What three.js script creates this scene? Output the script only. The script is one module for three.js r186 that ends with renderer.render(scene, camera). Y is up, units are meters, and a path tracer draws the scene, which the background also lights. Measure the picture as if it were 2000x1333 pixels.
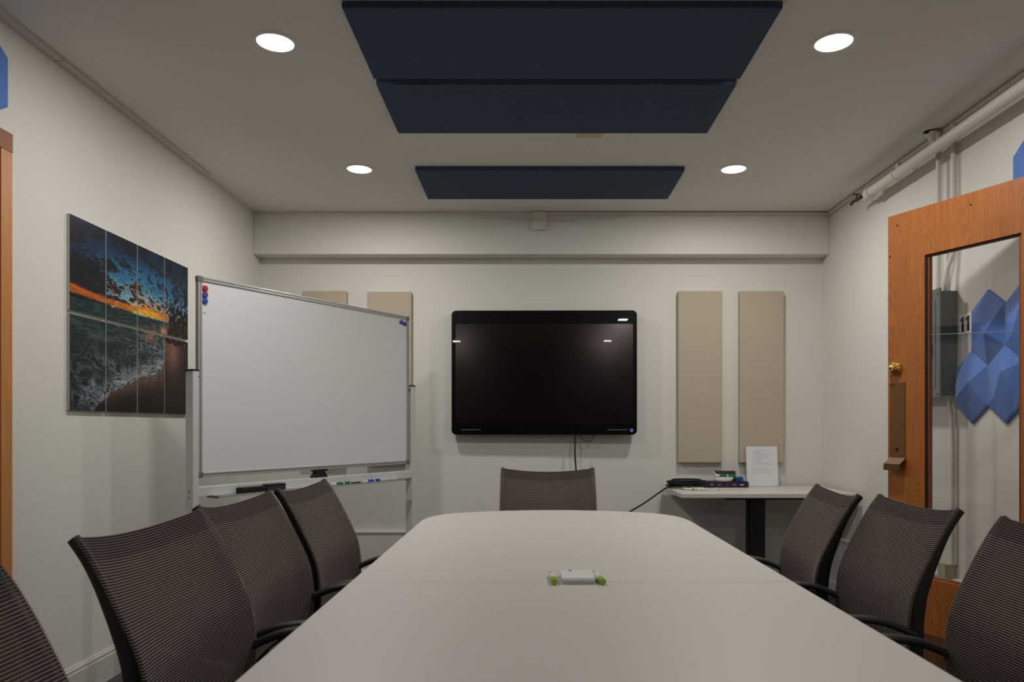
import * as THREE from 'three';
import { RoundedBoxGeometry } from 'three/addons/geometries/RoundedBoxGeometry.js';
import { mergeGeometries } from 'three/addons/utils/BufferGeometryUtils.js';
import { ImprovedNoise } from 'three/addons/math/ImprovedNoise.js';
import { RectAreaLightUniformsLib } from 'three/addons/lights/RectAreaLightUniformsLib.js';

// ---------------------------------------------------------------- camera, exposure, lamps
const W = 2000, H = 1333, F = 1440, CX = 1036, CY = 834, EYE = 1.155;
const scene = new THREE.Scene();
scene.background = new THREE.Color(0x000000);
const camera = new THREE.PerspectiveCamera(2 * Math.atan(H / 2 / F) * 180 / Math.PI, W / H, 0.05, 60);
camera.position.set(0, EYE, 0);
camera.setViewOffset(W, H, W / 2 - CX, H / 2 - CY, W, H);
camera.focus = 4.4;
camera.userData.fStop = 5.5;
const renderer = new THREE.WebGLRenderer({ antialias: true });
renderer.toneMapping = THREE.LinearToneMapping;
renderer.toneMappingExposure = 1.0;
renderer.shadowMap.enabled = true;
RectAreaLightUniformsLib.init();
const LAMP_RADIANCE = 255, LAMP_COLOR = new THREE.Color().setRGB(1, 0.965, 0.935), LAMP_GLOW = 2.6;

// room, metres: x right, y up, z towards the camera
const XL = -1.932, XR = 2.086, ZB = -5.27, ZF = 3.3, CEIL = 2.655, T = 0.12;
const BEAM_Z = -5.143, BEAM_Y = 2.359;

// ---------------------------------------------------------------- helpers
const V = (x, y, z) => new THREE.Vector3(x, y, z);
const names = new Map();
function numbered(n) { const k = names.get(n) ?? 0; names.set(n, k + 1); return k ? `${n}_${String(k).padStart(3, '0')}` : n; }
function part(name, geo, mat, parent, pos, label) {
  const m = new THREE.Mesh(geo, mat); m.name = name; m.castShadow = m.receiveShadow = true;
  if (pos) m.position.set(...pos);
  if (label) m.userData.label = label;
  parent.add(m); return m;
}
function thing(name, label, category, pos = [0, 0, 0], turn = 0, group) {
  const o = new THREE.Group(); o.name = numbered(name); o.position.set(...pos); o.rotation.y = turn;
  o.userData = { label, category }; if (group) o.userData.group = group;
  scene.add(o); return o;
}
function solo(name, label, category, geo, mat, pos = [0, 0, 0], group) {
  const m = part(numbered(name), geo, mat, scene, pos); m.userData = { label, category };
  if (group) m.userData.group = group; return m;
}
function struct(name, geo, mat, pos = [0, 0, 0]) { const m = part(name, geo, mat, scene, pos); m.userData.kind = 'structure'; return m; }
function structGroup(name, pos = [0, 0, 0], turn = 0) {
  const o = new THREE.Group(); o.name = name; o.position.set(...pos); o.rotation.y = turn; o.userData.kind = 'structure'; scene.add(o); return o;
}
const rbox = (w, h, d, r = 0.003, s = 2) => new RoundedBoxGeometry(w, h, d, s, Math.min(r, w / 2.01, h / 2.01, d / 2.01));
function span(x0, x1, y0, y1, z0, z1, r = 0) {   // a box between two corners
  const g = r ? rbox(x1 - x0, y1 - y0, z1 - z0, r) : new THREE.BoxGeometry(x1 - x0, y1 - y0, z1 - z0);
  g.translate((x0 + x1) / 2, (y0 + y1) / 2, (z0 + z1) / 2); return metreUV(g);
}
function metreUV(g) {   // uv in metres from the dominant axis of the normal
  const p = g.attributes.position, n = g.attributes.normal, uv = new Float32Array(p.count * 2);
  for (let i = 0; i < p.count; i++) {
    const a = Math.abs(n.getX(i)), b = Math.abs(n.getY(i)), c = Math.abs(n.getZ(i));
    uv[2 * i] = a > b && a > c ? p.getZ(i) : p.getX(i);
    uv[2 * i + 1] = b >= a && b >= c ? p.getZ(i) : p.getY(i);
  }
  g.setAttribute('uv', new THREE.BufferAttribute(uv, 2)); return g;
}
const cyl = (r, h, seg = 24, r2 = r) => new THREE.CylinderGeometry(r2, r, h, seg);
const cylX = (r, h, seg = 20, r2 = r) => cyl(r, h, seg, r2).rotateZ(-Math.PI / 2);
const cylZ = (r, h, seg = 20, r2 = r) => cyl(r, h, seg, r2).rotateX(Math.PI / 2);
const lathe = (pts, seg = 32) => new THREE.LatheGeometry(pts.map(p => new THREE.Vector2(...p)), seg);
const tube = (pts, r, seg = 60, rad = 10) => new THREE.TubeGeometry(new THREE.CatmullRomCurve3(pts), seg, r, rad);
const merge = (l) => mergeGeometries(l.map(g => { const q = g.index ? g.toNonIndexed() : g; for (const k of Object.keys(q.attributes)) if (!['position', 'normal', 'uv'].includes(k)) q.deleteAttribute(k); return q; }));
// sweep an ellipse-like section along points; size(i) gives [half across, half along side]
function sweep(pts, sideOf, size, n = 8, pow = 1) {
  const P = [], N = [], I = [], UV = [];
  for (let i = 0; i < pts.length; i++) {
    const t = V().subVectors(pts[Math.min(i + 1, pts.length - 1)], pts[Math.max(i - 1, 0)]).normalize();
    const s = sideOf(i).clone(); s.addScaledVector(t, -s.dot(t)).normalize();
    const u = V().crossVectors(t, s), [a, b] = size(i);
    for (let k = 0; k < n; k++) {
      const q = 2 * Math.PI * k / n, c0 = Math.cos(q), s0 = Math.sin(q);
      const c = Math.sign(c0) * Math.abs(c0) ** pow, d = Math.sign(s0) * Math.abs(s0) ** pow;
      P.push(pts[i].x + s.x * a * c + u.x * b * d, pts[i].y + s.y * a * c + u.y * b * d, pts[i].z + s.z * a * c + u.z * b * d);
      const nn = V().addScaledVector(s, c0 / a).addScaledVector(u, s0 / b).normalize(); N.push(nn.x, nn.y, nn.z); UV.push(k / n, i / pts.length);
      if (i) { const A = (i - 1) * n + k, B = (i - 1) * n + (k + 1) % n; I.push(A, B, A + n, B, B + n, A + n); }
    }
  }
  for (let k = 1; k < n - 1; k++) { I.push(0, k + 1, k); const o = (pts.length - 1) * n; I.push(o, o + k, o + k + 1); }
  const g = new THREE.BufferGeometry();
  g.setAttribute('position', new THREE.Float32BufferAttribute(P, 3)); g.setAttribute('normal', new THREE.Float32BufferAttribute(N, 3));
  g.setAttribute('uv', new THREE.Float32BufferAttribute(UV, 2)); g.setIndex(I); return g;
}
const smooth = (pts, n) => new THREE.CatmullRomCurve3(pts).getPoints(n);
function roundRect(w, h, r, x = 0, y = 0) {
  const s = new THREE.Shape(), a = x - w / 2, b = y - h / 2;
  s.moveTo(a + r, b); s.lineTo(a + w - r, b); s.absarc(a + w - r, b + r, r, -Math.PI / 2, 0);
  s.lineTo(a + w, b + h - r); s.absarc(a + w - r, b + h - r, r, 0, Math.PI / 2);
  s.lineTo(a + r, b + h); s.absarc(a + r, b + h - r, r, Math.PI / 2, Math.PI);
  s.lineTo(a, b + r); s.absarc(a + r, b + r, r, Math.PI, 1.5 * Math.PI); return s;
}
const extrude = (s, depth, bevel = 0, seg = 2) => new THREE.ExtrudeGeometry(s, { depth, bevelEnabled: bevel > 0, bevelSize: bevel, bevelThickness: bevel, bevelSegments: seg, curveSegments: 24 });
let seed = 7; const rnd = () => (seed = (seed * 16807) % 2147483647) / 2147483647;
const perlin = new ImprovedNoise();
const fbm = (x, y, z, o = 4) => { let s = 0, a = 0.5; for (let i = 0; i < o; i++) { s += a * perlin.noise(x, y, z); x *= 2.03; y *= 2.03; z += 3.7; a *= 0.5; } return s; };
const sm = (a, b, x) => { const t = Math.min(1, Math.max(0, (x - a) / (b - a))); return t * t * (3 - 2 * t); };
function dataTex(w, h, fn, { srgb = true, rx = 1, ry = 1, wrap = true } = {}) {
  const d = new Uint8Array(w * h * 4);
  for (let y = 0; y < h; y++) for (let x = 0; x < w; x++) { const c = fn(x / w, y / h, x, y), i = 4 * (y * w + x); d[i] = c[0]; d[i + 1] = c[1]; d[i + 2] = c[2]; d[i + 3] = 255; }
  const t = new THREE.DataTexture(d, w, h, THREE.RGBAFormat); t.magFilter = THREE.LinearFilter; t.minFilter = THREE.LinearMipmapLinearFilter; t.generateMipmaps = true;
  if (srgb) t.colorSpace = THREE.SRGBColorSpace;
  if (wrap) t.wrapS = t.wrapT = THREE.RepeatWrapping; t.repeat.set(rx, ry); t.needsUpdate = true; return t;
}
function canvasTex(w, h, draw) {
  const c = document.createElement('canvas'); c.width = w; c.height = h; draw(c.getContext('2d'), w, h);
  const t = new THREE.CanvasTexture(c); t.colorSpace = THREE.SRGBColorSpace; return t;
}
const std = (color, roughness = 0.6, o = {}) => new THREE.MeshStandardMaterial({ color, roughness, ...o });
const phy = (color, roughness, o = {}) => new THREE.MeshPhysicalMaterial({ color, roughness, ...o });

// ---------------------------------------------------------------- materials
const grain = dataTex(256, 256, (u, v) => { const n = 128 + 60 * (fbm(u * 40, v * 40, 1, 3)) + (rnd() - 0.5) * 70; return [n, n, n]; }, { srgb: false, rx: 3, ry: 3 });
const roller = dataTex(512, 512, (u, v) => { const n = 128 + 110 * fbm(u * 60, v * 60, 4, 3); return [n, n, n]; }, { srgb: false, rx: 2, ry: 2 });
const M = {
  wall: std('#d9d7ce', 0.75, { bumpMap: roller, bumpScale: 0.0004 }),
  ceiling: std('#e6e3dc', 0.9, { bumpMap: roller, bumpScale: 0.0004 }),
  trim: std('#cfccc2', 0.5),
  carpet: std('#ffffff', 0.95, {
    map: dataTex(256, 256, (u, v) => { const n = 62 + 40 * fbm(u * 12, v * 12, 2, 3) + (rnd() - 0.5) * 44; return [n, n, n + 3]; }, { rx: 2, ry: 2 }), bumpMap: grain, bumpScale: 0.002 }),
  tableTop: phy('#c9c5be', 0.42, { specularIntensity: 0.6 }),
  edgeBand: std('#a8a39b', 0.5),
  black: std('#0b0b0c', 0.45), blackSoft: std('#131313', 0.75), blackGloss: std('#060607', 0.2),
  armBlack: std('#1d1d1d', 0.5),
  rib: std('#83756b', 0.8), ribHem: std('#6e6158', 0.85), webbing: std('#1d1512', 0.9),
  seat: std('#2a2523', 0.9, { bumpMap: grain, bumpScale: 0.001 }),
  steel: std('#9a9b99', 0.35, { metalness: 0.9 }), alu: std('#b4b5b1', 0.34, { metalness: 0.4 }),
  aluDark: std('#77787a', 0.4, { metalness: 0.7 }),
  cap: std('#6f706c', 0.6),
  whiteBoard: phy('#e8e9e8', 0.32, { clearcoat: 0.8, clearcoatRoughness: 0.3 }),
  whiteMetal: std('#d6d8d6', 0.4), whitePlastic: std('#dcdcd6', 0.4), whitePipe: std('#d5d3c8', 0.45),
  brass: std('#e0bb6a', 0.3, { metalness: 1 }), agedBrass: std('#7d5630', 0.45, { metalness: 0.45 }), valveBrass: std('#5a4326', 0.5, { metalness: 0.8 }),
  panelGrey: std('#5e6663', 0.5), panelDoor: std('#717a77', 0.45),
  conduit: std('#cfcdc2', 0.5), cream: std('#b3ad91', 0.5),
  lime: std('#7fa80e', 0.4), marker: std('#d6d6cf', 0.4), green: std('#0d6a3a', 0.45), blue: std('#1b3cae', 0.4), ink: std('#151515', 0.5),
  magRed: std('#b01c22', 0.35), magPurple: std('#5d3b8a', 0.35), magBlue: std('#0f4aa8', 0.35), magBlueDark: std('#1a3f9c', 0.35),
  rubber: std('#0c0c0c', 0.6), cable: std('#0a0a0a', 0.5), tape: std('#d2c6a2', 0.7),
  hole: std('#050404', 0.9), darkGrey: std('#33342f', 0.8),
};
const fabricTex = (r, g, b, a = 16) => dataTex(256, 256, (u, v, x, y) => { const n = ((x + y) % 2 ? 1 : -1) * a * 0.3 + (rnd() - 0.5) * a + 8 * fbm(u * 30, v * 30, 3, 2); return [r + n, g + n, b + n]; }, { rx: 4, ry: 4 });
M.beige = std('#ffffff', 0.92, { map: fabricTex(181, 168, 149), bumpMap: grain, bumpScale: 0.0006 });
M.navy = std('#ffffff', 0.95, { map: fabricTex(56, 78, 100, 22), bumpMap: grain, bumpScale: 0.0006 });
M.navyEdge = std('#141d28', 0.95);
M.felt = std('#ffffff', 0.95, { map: fabricTex(92, 128, 196, 20), bumpMap: grain, bumpScale: 0.0006, flatShading: true });
// plain-sawn oak veneer, 1 m x 2 m
function oakTex(light, dark, cx, seedZ) {
  return dataTex(512, 1024, (u, v) => {
    const x = u - cx, y = v * 2;
    const wob = 0.05 * fbm(u * 3, y * 0.9, seedZ, 3);
    const xx = (x - Math.round(x / 0.33) * 0.33) + wob;
    const ring = y * 1.5 + 85 * xx * xx * (1 + 0.4 * Math.sin(u * 9)) + 0.9 * fbm(u * 7, y * 1.4, seedZ + 5, 3);
    const f = ring * 14 - Math.floor(ring * 14);
    let t = 0.2 + 0.42 * Math.pow(f, 2) + 0.55 * fbm(u * 160, y * 5, seedZ + 9, 2) + 0.25 * fbm(u * 5, y * 0.8, seedZ + 11, 2);
    t = Math.min(1, Math.max(0, t));
    return [0, 1, 2].map(i => light[i] + (dark[i] - light[i]) * t);
  }, { rx: 1, ry: 0.5 });
}
M.oak = std('#ffffff', 0.42, { map: oakTex([188, 114, 46], [136, 72, 20], 0.36, 1) });
M.oakDark = std('#ffffff', 0.45, { map: oakTex([150, 82, 38], [96, 48, 18], 0.1, 21) });
M.oakCasing = std('#ffffff', 0.45, { map: oakTex([212, 146, 80], [164, 100, 48], 0.5, 33) });
M.pane = phy('#ffffff', 0.02, { transmission: 1, thickness: 0, ior: 1.5, specularIntensity: 1 });

// ---------------------------------------------------------------- room shell
const DL = { z0: -1.80, z1: -2.663, h: 2.165 };      // doorway in the left wall
const DR = { z0: -1.86, z1: -2.70, h: 2.15 };        // doorway in the right wall
struct('floor', span(XL - T, XR + 1.4, -0.1, 0, ZB - T, ZF + T), M.carpet);
struct('ceiling', span(XL - T, XR + 1.4, CEIL, CEIL + 0.12, ZB - T, ZF + T), M.ceiling);
struct('wall_back', span(XL - T, XR + T, 0, CEIL, ZB - T, ZB), M.wall);
struct('wall_front', span(XL - T, XR + T, 0, CEIL, ZF, ZF + T), std('#4b4a48', 0.8));
struct('wall_left', merge([span(XL - T, XL, 0, CEIL, ZB, DL.z1), span(XL - T, XL, 0, CEIL, DL.z0, ZF), span(XL - T, XL, DL.h, CEIL, DL.z1, DL.z0)]), M.wall);
struct('wall_right', merge([span(XR, XR + T, 0, CEIL, ZB, DR.z1), span(XR, XR + T, 0, CEIL, DR.z0, ZF), span(XR, XR + T, DR.h, CEIL, DR.z1, DR.z0)]), M.wall);
struct('wall_corridor', merge([span(XR + 1.3, XR + 1.4, 0, CEIL, -3.2, -1.4), span(XR + T, XR + 1.3, 0, CEIL, -3.3, -3.2), span(XR + T, XR + 1.3, 0, CEIL, -1.4, -1.3)]), M.wall);
struct('trim_beam', span(XL, XR, BEAM_Y, CEIL, ZB, BEAM_Z, 0.004), M.wall);
// low ledge on the back and right walls, skirting on the left wall
struct('baseboard_back', merge([span(XL, XR, 0, 0.395, ZB, ZB + 0.02), span(XL, XR, 0.395, 0.412, ZB, ZB + 0.028, 0.004), span(XL, XR, 0, 0.1, ZB, ZB + 0.032, 0.004)]), M.wall);
struct('baseboard_right', merge([span(XR - 0.02, XR, 0, 0.395, ZB, DR.z1 - 0.08), span(XR - 0.028, XR, 0.395, 0.412, ZB, DR.z1 - 0.08, 0.004), span(XR - 0.032, XR, 0, 0.1, ZB, DR.z1 - 0.08, 0.004)]), M.wall);
struct('baseboard_left', merge([span(XL, XL + 0.016, 0, 0.118, ZB, DL.z1 - 0.06, 0.003), span(XL, XL + 0.011, 0.121, 0.134, ZB, DL.z1 - 0.06, 0.003), span(XL, XL + 0.006, 0.1335, 0.141, ZB, DL.z1 - 0.06)]), M.trim);
// surface raceways along the ceiling
struct('trim_1', merge([span(XL, XL + 0.036, CEIL - 0.018, CEIL, -4.37, -2.99, 0.002), span(XL, XL + 0.036, CEIL - 0.018, CEIL, -2.985, ZF, 0.002)]), M.trim);
struct('trim_2', merge([span(XR - 0.018, XR - 0.005, CEIL - 0.028, CEIL - 0.005, BEAM_Z, ZF, 0.002), span(XR - 0.008, XR, CEIL - 0.02, CEIL - 0.012, BEAM_Z, ZF)]), M.trim);
struct('trim_3', merge([span(0.11, XR - 0.019, CEIL - 0.024, CEIL - 0.005, BEAM_Z + 0.004, BEAM_Z + 0.016, 0.002), span(0.11, XR - 0.019, CEIL - 0.018, CEIL - 0.012, BEAM_Z, BEAM_Z + 0.006)]), M.trim);

// left doorway: oak casing and closed slab
{
  const d = structGroup('door_1', [XL, 0, 0]);
  part('casing', span(-0.02, 0.02, 0, DL.h + 0.07, DL.z1 - 0.06, DL.z1, 0.003), M.oakCasing, d);
  part('casing', span(-0.02, 0.02, 0, DL.h + 0.07, DL.z0, DL.z0 + 0.06, 0.003), M.oakCasing, d);
  part('casing_head', span(-0.02, 0.022, DL.h, DL.h + 0.07, DL.z1 - 0.06, DL.z0 + 0.06, 0.003), M.oakDark, d);
  part('door_leaf', span(-0.075, -0.03, 0.005, DL.h - 0.003, DL.z1 + 0.003, DL.z0 - 0.003, 0.002), M.oakDark, d);
  part('door_handle', cylX(0.025, 0.06).translate(0, 1.0, DL.z0 - 0.07), M.brass, d);
}
// right doorway: casing only, its leaf stands open
{
  const d = structGroup('trim_4', [XR, 0, 0]);
  part('casing', span(-0.015, 0.02, 0, DR.h + 0.06, DR.z1 - 0.06, DR.z1, 0.003), M.oakCasing, d);
  part('casing', span(-0.015, 0.02, 0, DR.h + 0.06, DR.z0, DR.z0 + 0.06, 0.003), M.oakCasing, d);
  part('casing_head', span(-0.015, 0.02, DR.h, DR.h + 0.06, DR.z1 - 0.06, DR.z0 + 0.06, 0.003), M.oakCasing, d);
}

// ---------------------------------------------------------------- open oak door with a glazed panel
{
  const WD = 0.79, HD = 2.13, G = { x0: 0.186, x1: 0.605, y0: 0.485, y1: 1.915 };
  const d = structGroup('door_2', [1.663, 0, -3.43], -65.1 * Math.PI / 180);
  const s = new THREE.Shape(); s.moveTo(0, 0.006); s.lineTo(WD, 0.006); s.lineTo(WD, HD); s.lineTo(0, HD); s.closePath();
  const h = new THREE.Path(); h.moveTo(G.x0, G.y0); h.lineTo(G.x0, G.y1); h.lineTo(G.x1, G.y1); h.lineTo(G.x1, G.y0); h.closePath(); s.holes.push(h);
  part('door_leaf', extrude(s, 0.042, 0.001, 1).translate(0, 0, -0.044), M.oak, d);
  // glazing stops, set back inside the opening
  const st = 0.016, z0 = -0.034, z1 = -0.012;
  part('glazing_stop', span(G.x0, G.x0 + st, G.y0, G.y1, z0, z1, 0.002), M.oakDark, d);
  part('glazing_stop', span(G.x1 - st, G.x1, G.y0, G.y1, z0, z1, 0.002), M.oakDark, d);
  part('glazing_stop', span(G.x0 + st, G.x1 - st, G.y1 - 0.008, G.y1, z0, z1, 0.002), M.oakDark, d);
  part('glazing_stop', span(G.x0 + st, G.x1 - st, G.y0, G.y0 + 0.008, z0, z1, 0.002), M.oakDark, d);
  part('gasket', span(G.x0, G.x0 + 0.009, G.y0, G.y1, -0.012, -0.008, 0.001), M.rubber, d);
  part('gasket', span(G.x0 + 0.009, G.x1, G.y1 - 0.006, G.y1, -0.012, -0.008, 0.001), M.rubber, d);
  const ya = 1.563, yb = 1.532;   // the joint of the two panes runs slightly askew
  const quad = (pts) => { const q = new THREE.Shape(); q.moveTo(...pts[0]); for (const p of pts.slice(1)) q.lineTo(...p); q.closePath(); return new THREE.ShapeGeometry(q); };
  part('pane', quad([[G.x0, G.y0], [G.x1, G.y0], [G.x1, yb - 0.001], [G.x0, ya - 0.001]]).translate(0, 0, -0.023), M.pane, d);
  part('pane', quad([[G.x0, ya + 0.001], [G.x1, yb + 0.001], [G.x1, G.y1], [G.x0, G.y1]]).translate(0, 0, -0.023), M.pane, d);
  const joint = part('pane_joint', span(st, G.x1 - G.x0 - st, -0.0012, 0.0012, -0.003, 0.003), std('#8d9491', 0.3), d, [G.x0, ya, -0.023]);
  joint.rotation.z = Math.atan2(yb - ya, G.x1 - G.x0);
  // deadbolt
  const db = part('deadbolt', lathe([[0.0001, 0.034], [0.012, 0.034], [0.0145, 0.031], [0.015, 0.026], [0.019, 0.024], [0.0205, 0.018], [0.025, 0.015], [0.0285, 0.009], [0.029, 0]], 40).rotateX(Math.PI / 2).scale(1.08, 1.08, 1.15), M.brass, d, [0.046, 1.421, 0.001]);
  part('keyhole', lathe([[0.0001, 0.041], [0.0055, 0.041], [0.006, 0.038]], 20).rotateX(Math.PI / 2), M.valveBrass, db);
  // pull plate with a bent lower lip
  const pl = part('pull_plate', span(0.012, 0.092, 1.0, 1.358, 0.001, 0.0035, 0.001), M.agedBrass, d);
  for (const [x, y] of [[0.02, 1.345], [0.083, 1.345], [0.02, 1.16], [0.083, 1.165]]) part('screw', lathe([[0.0001, 0.0015], [0.003, 0.001], [0.0035, 0]], 12).rotateX(Math.PI / 2), M.valveBrass, pl, [x, y, 0.0035]);
  part('stain', new THREE.CylinderGeometry(0.007, 0.008, 0.0006, 14).rotateX(Math.PI / 2), M.hole, pl, [0.05, 1.05, 0.0037]);
  const lip = new THREE.Shape(); lip.moveTo(0, 1.01); lip.lineTo(0.002, 1.012); lip.lineTo(0.04, 0.985); lip.lineTo(0.042, 0.958); lip.lineTo(0.036, 0.956); lip.lineTo(0.034, 0.98); lip.lineTo(0, 1.003); lip.closePath();
  part('pull_lip', extrude(lip, 0.084, 0.0008, 1).rotateY(-Math.PI / 2).translate(0.095, 0, 0.001), std('#5f4123', 0.5, { metalness: 0.4 }), d);
  part('kick_plate', span(0.012, WD - 0.012, 0.03, 0.245, 0.001, 0.0025, 0.0005), M.agedBrass, d);
  for (const [x, y] of [[0.05, 2.08], [0.40, 2.08], [0.012, 1.945]]) part('screw_hole', cylZ(0.0035, 0.001, 12), M.hole, d, [x, y, 0.0012]);
  for (const y of [0.25, 1.07, 1.88]) part('hinge', cyl(0.008, 0.1, 14), M.agedBrass, d, [WD + 0.006, y, -0.022]);
}

// ---------------------------------------------------------------- recessed lamps
{
  const rows = [[-4.29, 'far'], [-2.876, 'near'], [-0.045, 'fourth'], [2.5, 'fifth']];
  const cols = [[-0.995, 'left'], [1.183, 'right']];
  const label = {
    'far left': 'small round recessed ceiling light left of the farthest navy ceiling panel', 'far right': 'small round recessed ceiling light right of the farthest navy ceiling panel',
    'fourth right': 'recessed ceiling light above the camera, mirrored in the top right frame of the display', 'fifth left': 'recessed ceiling light behind the camera, mirrored at the left edge of the display', 'fifth right': 'recessed ceiling light behind the camera, mirrored inside the dark screen on the right',
    'near left': 'large round recessed ceiling light at the upper left, left of the widest navy panels', 'near right': 'large round recessed ceiling light at the upper right, near the white pipe',
  };
  const trimG = lathe([[0.070, -0.001], [0.072, -0.0045], [0.083, -0.004], [0.092, -0.001], [0.093, 0.001]], 48);
  const discG = lathe([[0.0001, -0.002], [0.066, -0.002], [0.0715, -0.001]], 48);
  const glow = std('#ffffff', 0.6, { emissive: new THREE.Color().setRGB(1, 0.98, 0.95), emissiveIntensity: LAMP_GLOW });
  for (const [z, r] of rows) for (const [x0, c] of cols) {
    if (r === 'fourth' && c === 'left') continue;
    const x = r === 'fifth' && c === 'left' ? -1.45 : x0;
    const l = thing('ceiling_light', label[`${r} ${c}`], 'ceiling light', [x, CEIL, z], 0, 'recessed ceiling lights');
    part('trim_ring', trimG, M.whitePlastic, l); part('diffuser', discG, glow, l);
    const a = new THREE.RectAreaLight(LAMP_COLOR, LAMP_RADIANCE, 0.124, 0.124);
    a.name = 'lamp_light'; a.position.set(x, CEIL - 0.007, z); a.lookAt(x, 0, z); scene.add(a);
  }
}

// ---------------------------------------------------------------- ceiling acoustic panels
{
  const g = span(-0.776, 0.776, 0, 0.0265, -0.265, 0.265, 0.004);
  const rows = [[-4.506, 'navy ceiling panel farthest from the camera, standing apart from the others'], [-3.436, 'second navy ceiling panel, touching the yellowed tape at its far edge'],
    [-2.857, 'widest navy ceiling panel at the top of the picture'], [-2.28, 'navy ceiling panel showing only its far edge at the very top']];
  for (const [z, label] of rows) {
    const p = thing('acoustic_ceiling_panel', label, 'acoustic panel', [0.112, CEIL - 0.0275, z], 0, 'navy acoustic panels on the ceiling');
    part('fabric_face', g, M.navy, p); part('mounting_bar', span(-0.7, 0.7, 0.026, 0.0275, -0.2, 0.2), M.navyEdge, p);
  }
}
solo('tape_strip', 'piece of yellowed tape on the ceiling beside the second navy panel', 'tape', span(0.235, 0.372, CEIL - 0.0012, CEIL, -3.825, -3.705, 0.0004), M.tape);

// ---------------------------------------------------------------- beige wall panels
{
  const g = span(-0.157, 0.157, 0, 1.22, 0, 0.05, 0.008);
  const list = [[-1.459, 0.899, 'leftmost beige fabric wall panel, only its top visible over the whiteboard'], [-1.0, 0.893, 'beige fabric wall panel rising behind the right end of the whiteboard'],
    [1.203, 0.898, 'beige fabric wall panel beside the black screen, coiled cable below it'], [1.64, 0.898, 'rightmost beige fabric wall panel, a printed sheet leaning against it']];
  for (const [x, y, label] of list) {
    const p = thing('acoustic_wall_panel', label, 'acoustic panel', [x, y, ZB], 0, 'beige acoustic panels on the back wall');
    part('fabric_face', g, M.beige, p); part('edge_seam', span(-0.1585, 0.1585, 0.003, 1.217, 0.0005, 0.004), M.trim, p);
  }
}

// ---------------------------------------------------------------- wall display
{
  const w = 1.302, h = 0.874, cx = 0.097, cy = 1.535;
  const t = thing('display', 'large black wall-mounted display switched off, with a rounded black frame', 'display', [cx, cy, ZB]);
  const head = new THREE.Group(); head.name = 'panel'; head.rotation.set(0, -0.0104, 0); head.position.z = 0.05; t.add(head);
  part('housing', extrude(roundRect(w - 0.006, h - 0.006, 0.03), 0.034, 0.003), M.black, head);
  const bezel = phy('#040405', 0.3, { specularIntensity: 0.25, clearcoat: 0.3, clearcoatRoughness: 0.015 });
  part('front_glass', extrude(roundRect(w - 0.002, h - 0.002, 0.032), 0.004, 0.001), bezel, head, [0, 0, 0.038]);
  const scr = part('screen', span(-0.623, 0.623, -0.35, 0.35, 0, 0.0008), phy('#030303', 0.16, { specularIntensity: 1, ior: 1.62, specularColor: new THREE.Color(1, 0.82, 0.8), clearcoat: 0.22, clearcoatRoughness: 0.015 }), head, [0, -0.008, 0.0432]);
  scr.userData.label = 'dark active screen area';
  part('camera_bar', merge([span(-0.042, 0.042, 0.393, 0.41, 0.0432, 0.0438, 0.0002), cylZ(0.006, 0.001, 16).translate(-0.02, 0.401, 0.0438), cylZ(0.006, 0.001, 16).translate(0.02, 0.401, 0.0438)]), bezel, head);
  part('badge_strip', span(0.2, 0.395, 0.384, 0.4235, 0.0432, 0.0436, 0.0002), bezel, head);
  for (const x of [-0.515, 0.515]) part('speaker_slot', span(x - 0.07, x + 0.07, -0.404, -0.399, 0.0431, 0.0437, 0.0002), M.aluDark, head);
  part('power_ring', new THREE.TorusGeometry(0.009, 0.0022, 10, 28), std('#6f78c8', 0.4, { emissive: new THREE.Color('#8f9cf0'), emissiveIntensity: 0.45 }), head, [0.613, -0.405, 0.044]);
  part('wall_bracket', span(-0.3, 0.3, -0.2, 0.2, 0.001, 0.05), M.black, t);
  solo('cable_loop', 'thin black cable looped under the bottom edge of the display', 'cable', tube([V(0.35, 1.096, -5.2), V(0.355, 1.08, -5.2), V(0.385, 1.058, -5.19), V(0.425, 1.056, -5.185), V(0.447, 1.08, -5.19), V(0.445, 1.096, -5.2)], 0.0028, 50, 8), M.cable);
  solo('power_cord', 'black power cord hanging straight down from the display behind the head chair', 'cable', tube([V(0.317, 1.095, -5.2), V(0.315, 1.06, -5.19), V(0.313, 0.98, -5.19), V(0.322, 0.84, -5.2), V(0.34, 0.6, -5.22), V(0.345, 0.36, -5.235)], 0.0055, 60, 10), M.cable);
  solo('sensor_box', 'small white square box on the beam where the ceiling raceway starts', 'junction box', merge([span(0.014, 0.108, 2.525, CEIL - 0.004, BEAM_Z, BEAM_Z + 0.03, 0.004), cylZ(0.004, 0.003, 12).translate(0.058, 2.634, BEAM_Z + 0.031), cylZ(0.004, 0.003, 12).translate(0.058, 2.545, BEAM_Z + 0.031)]), M.whitePipe);
}

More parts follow.
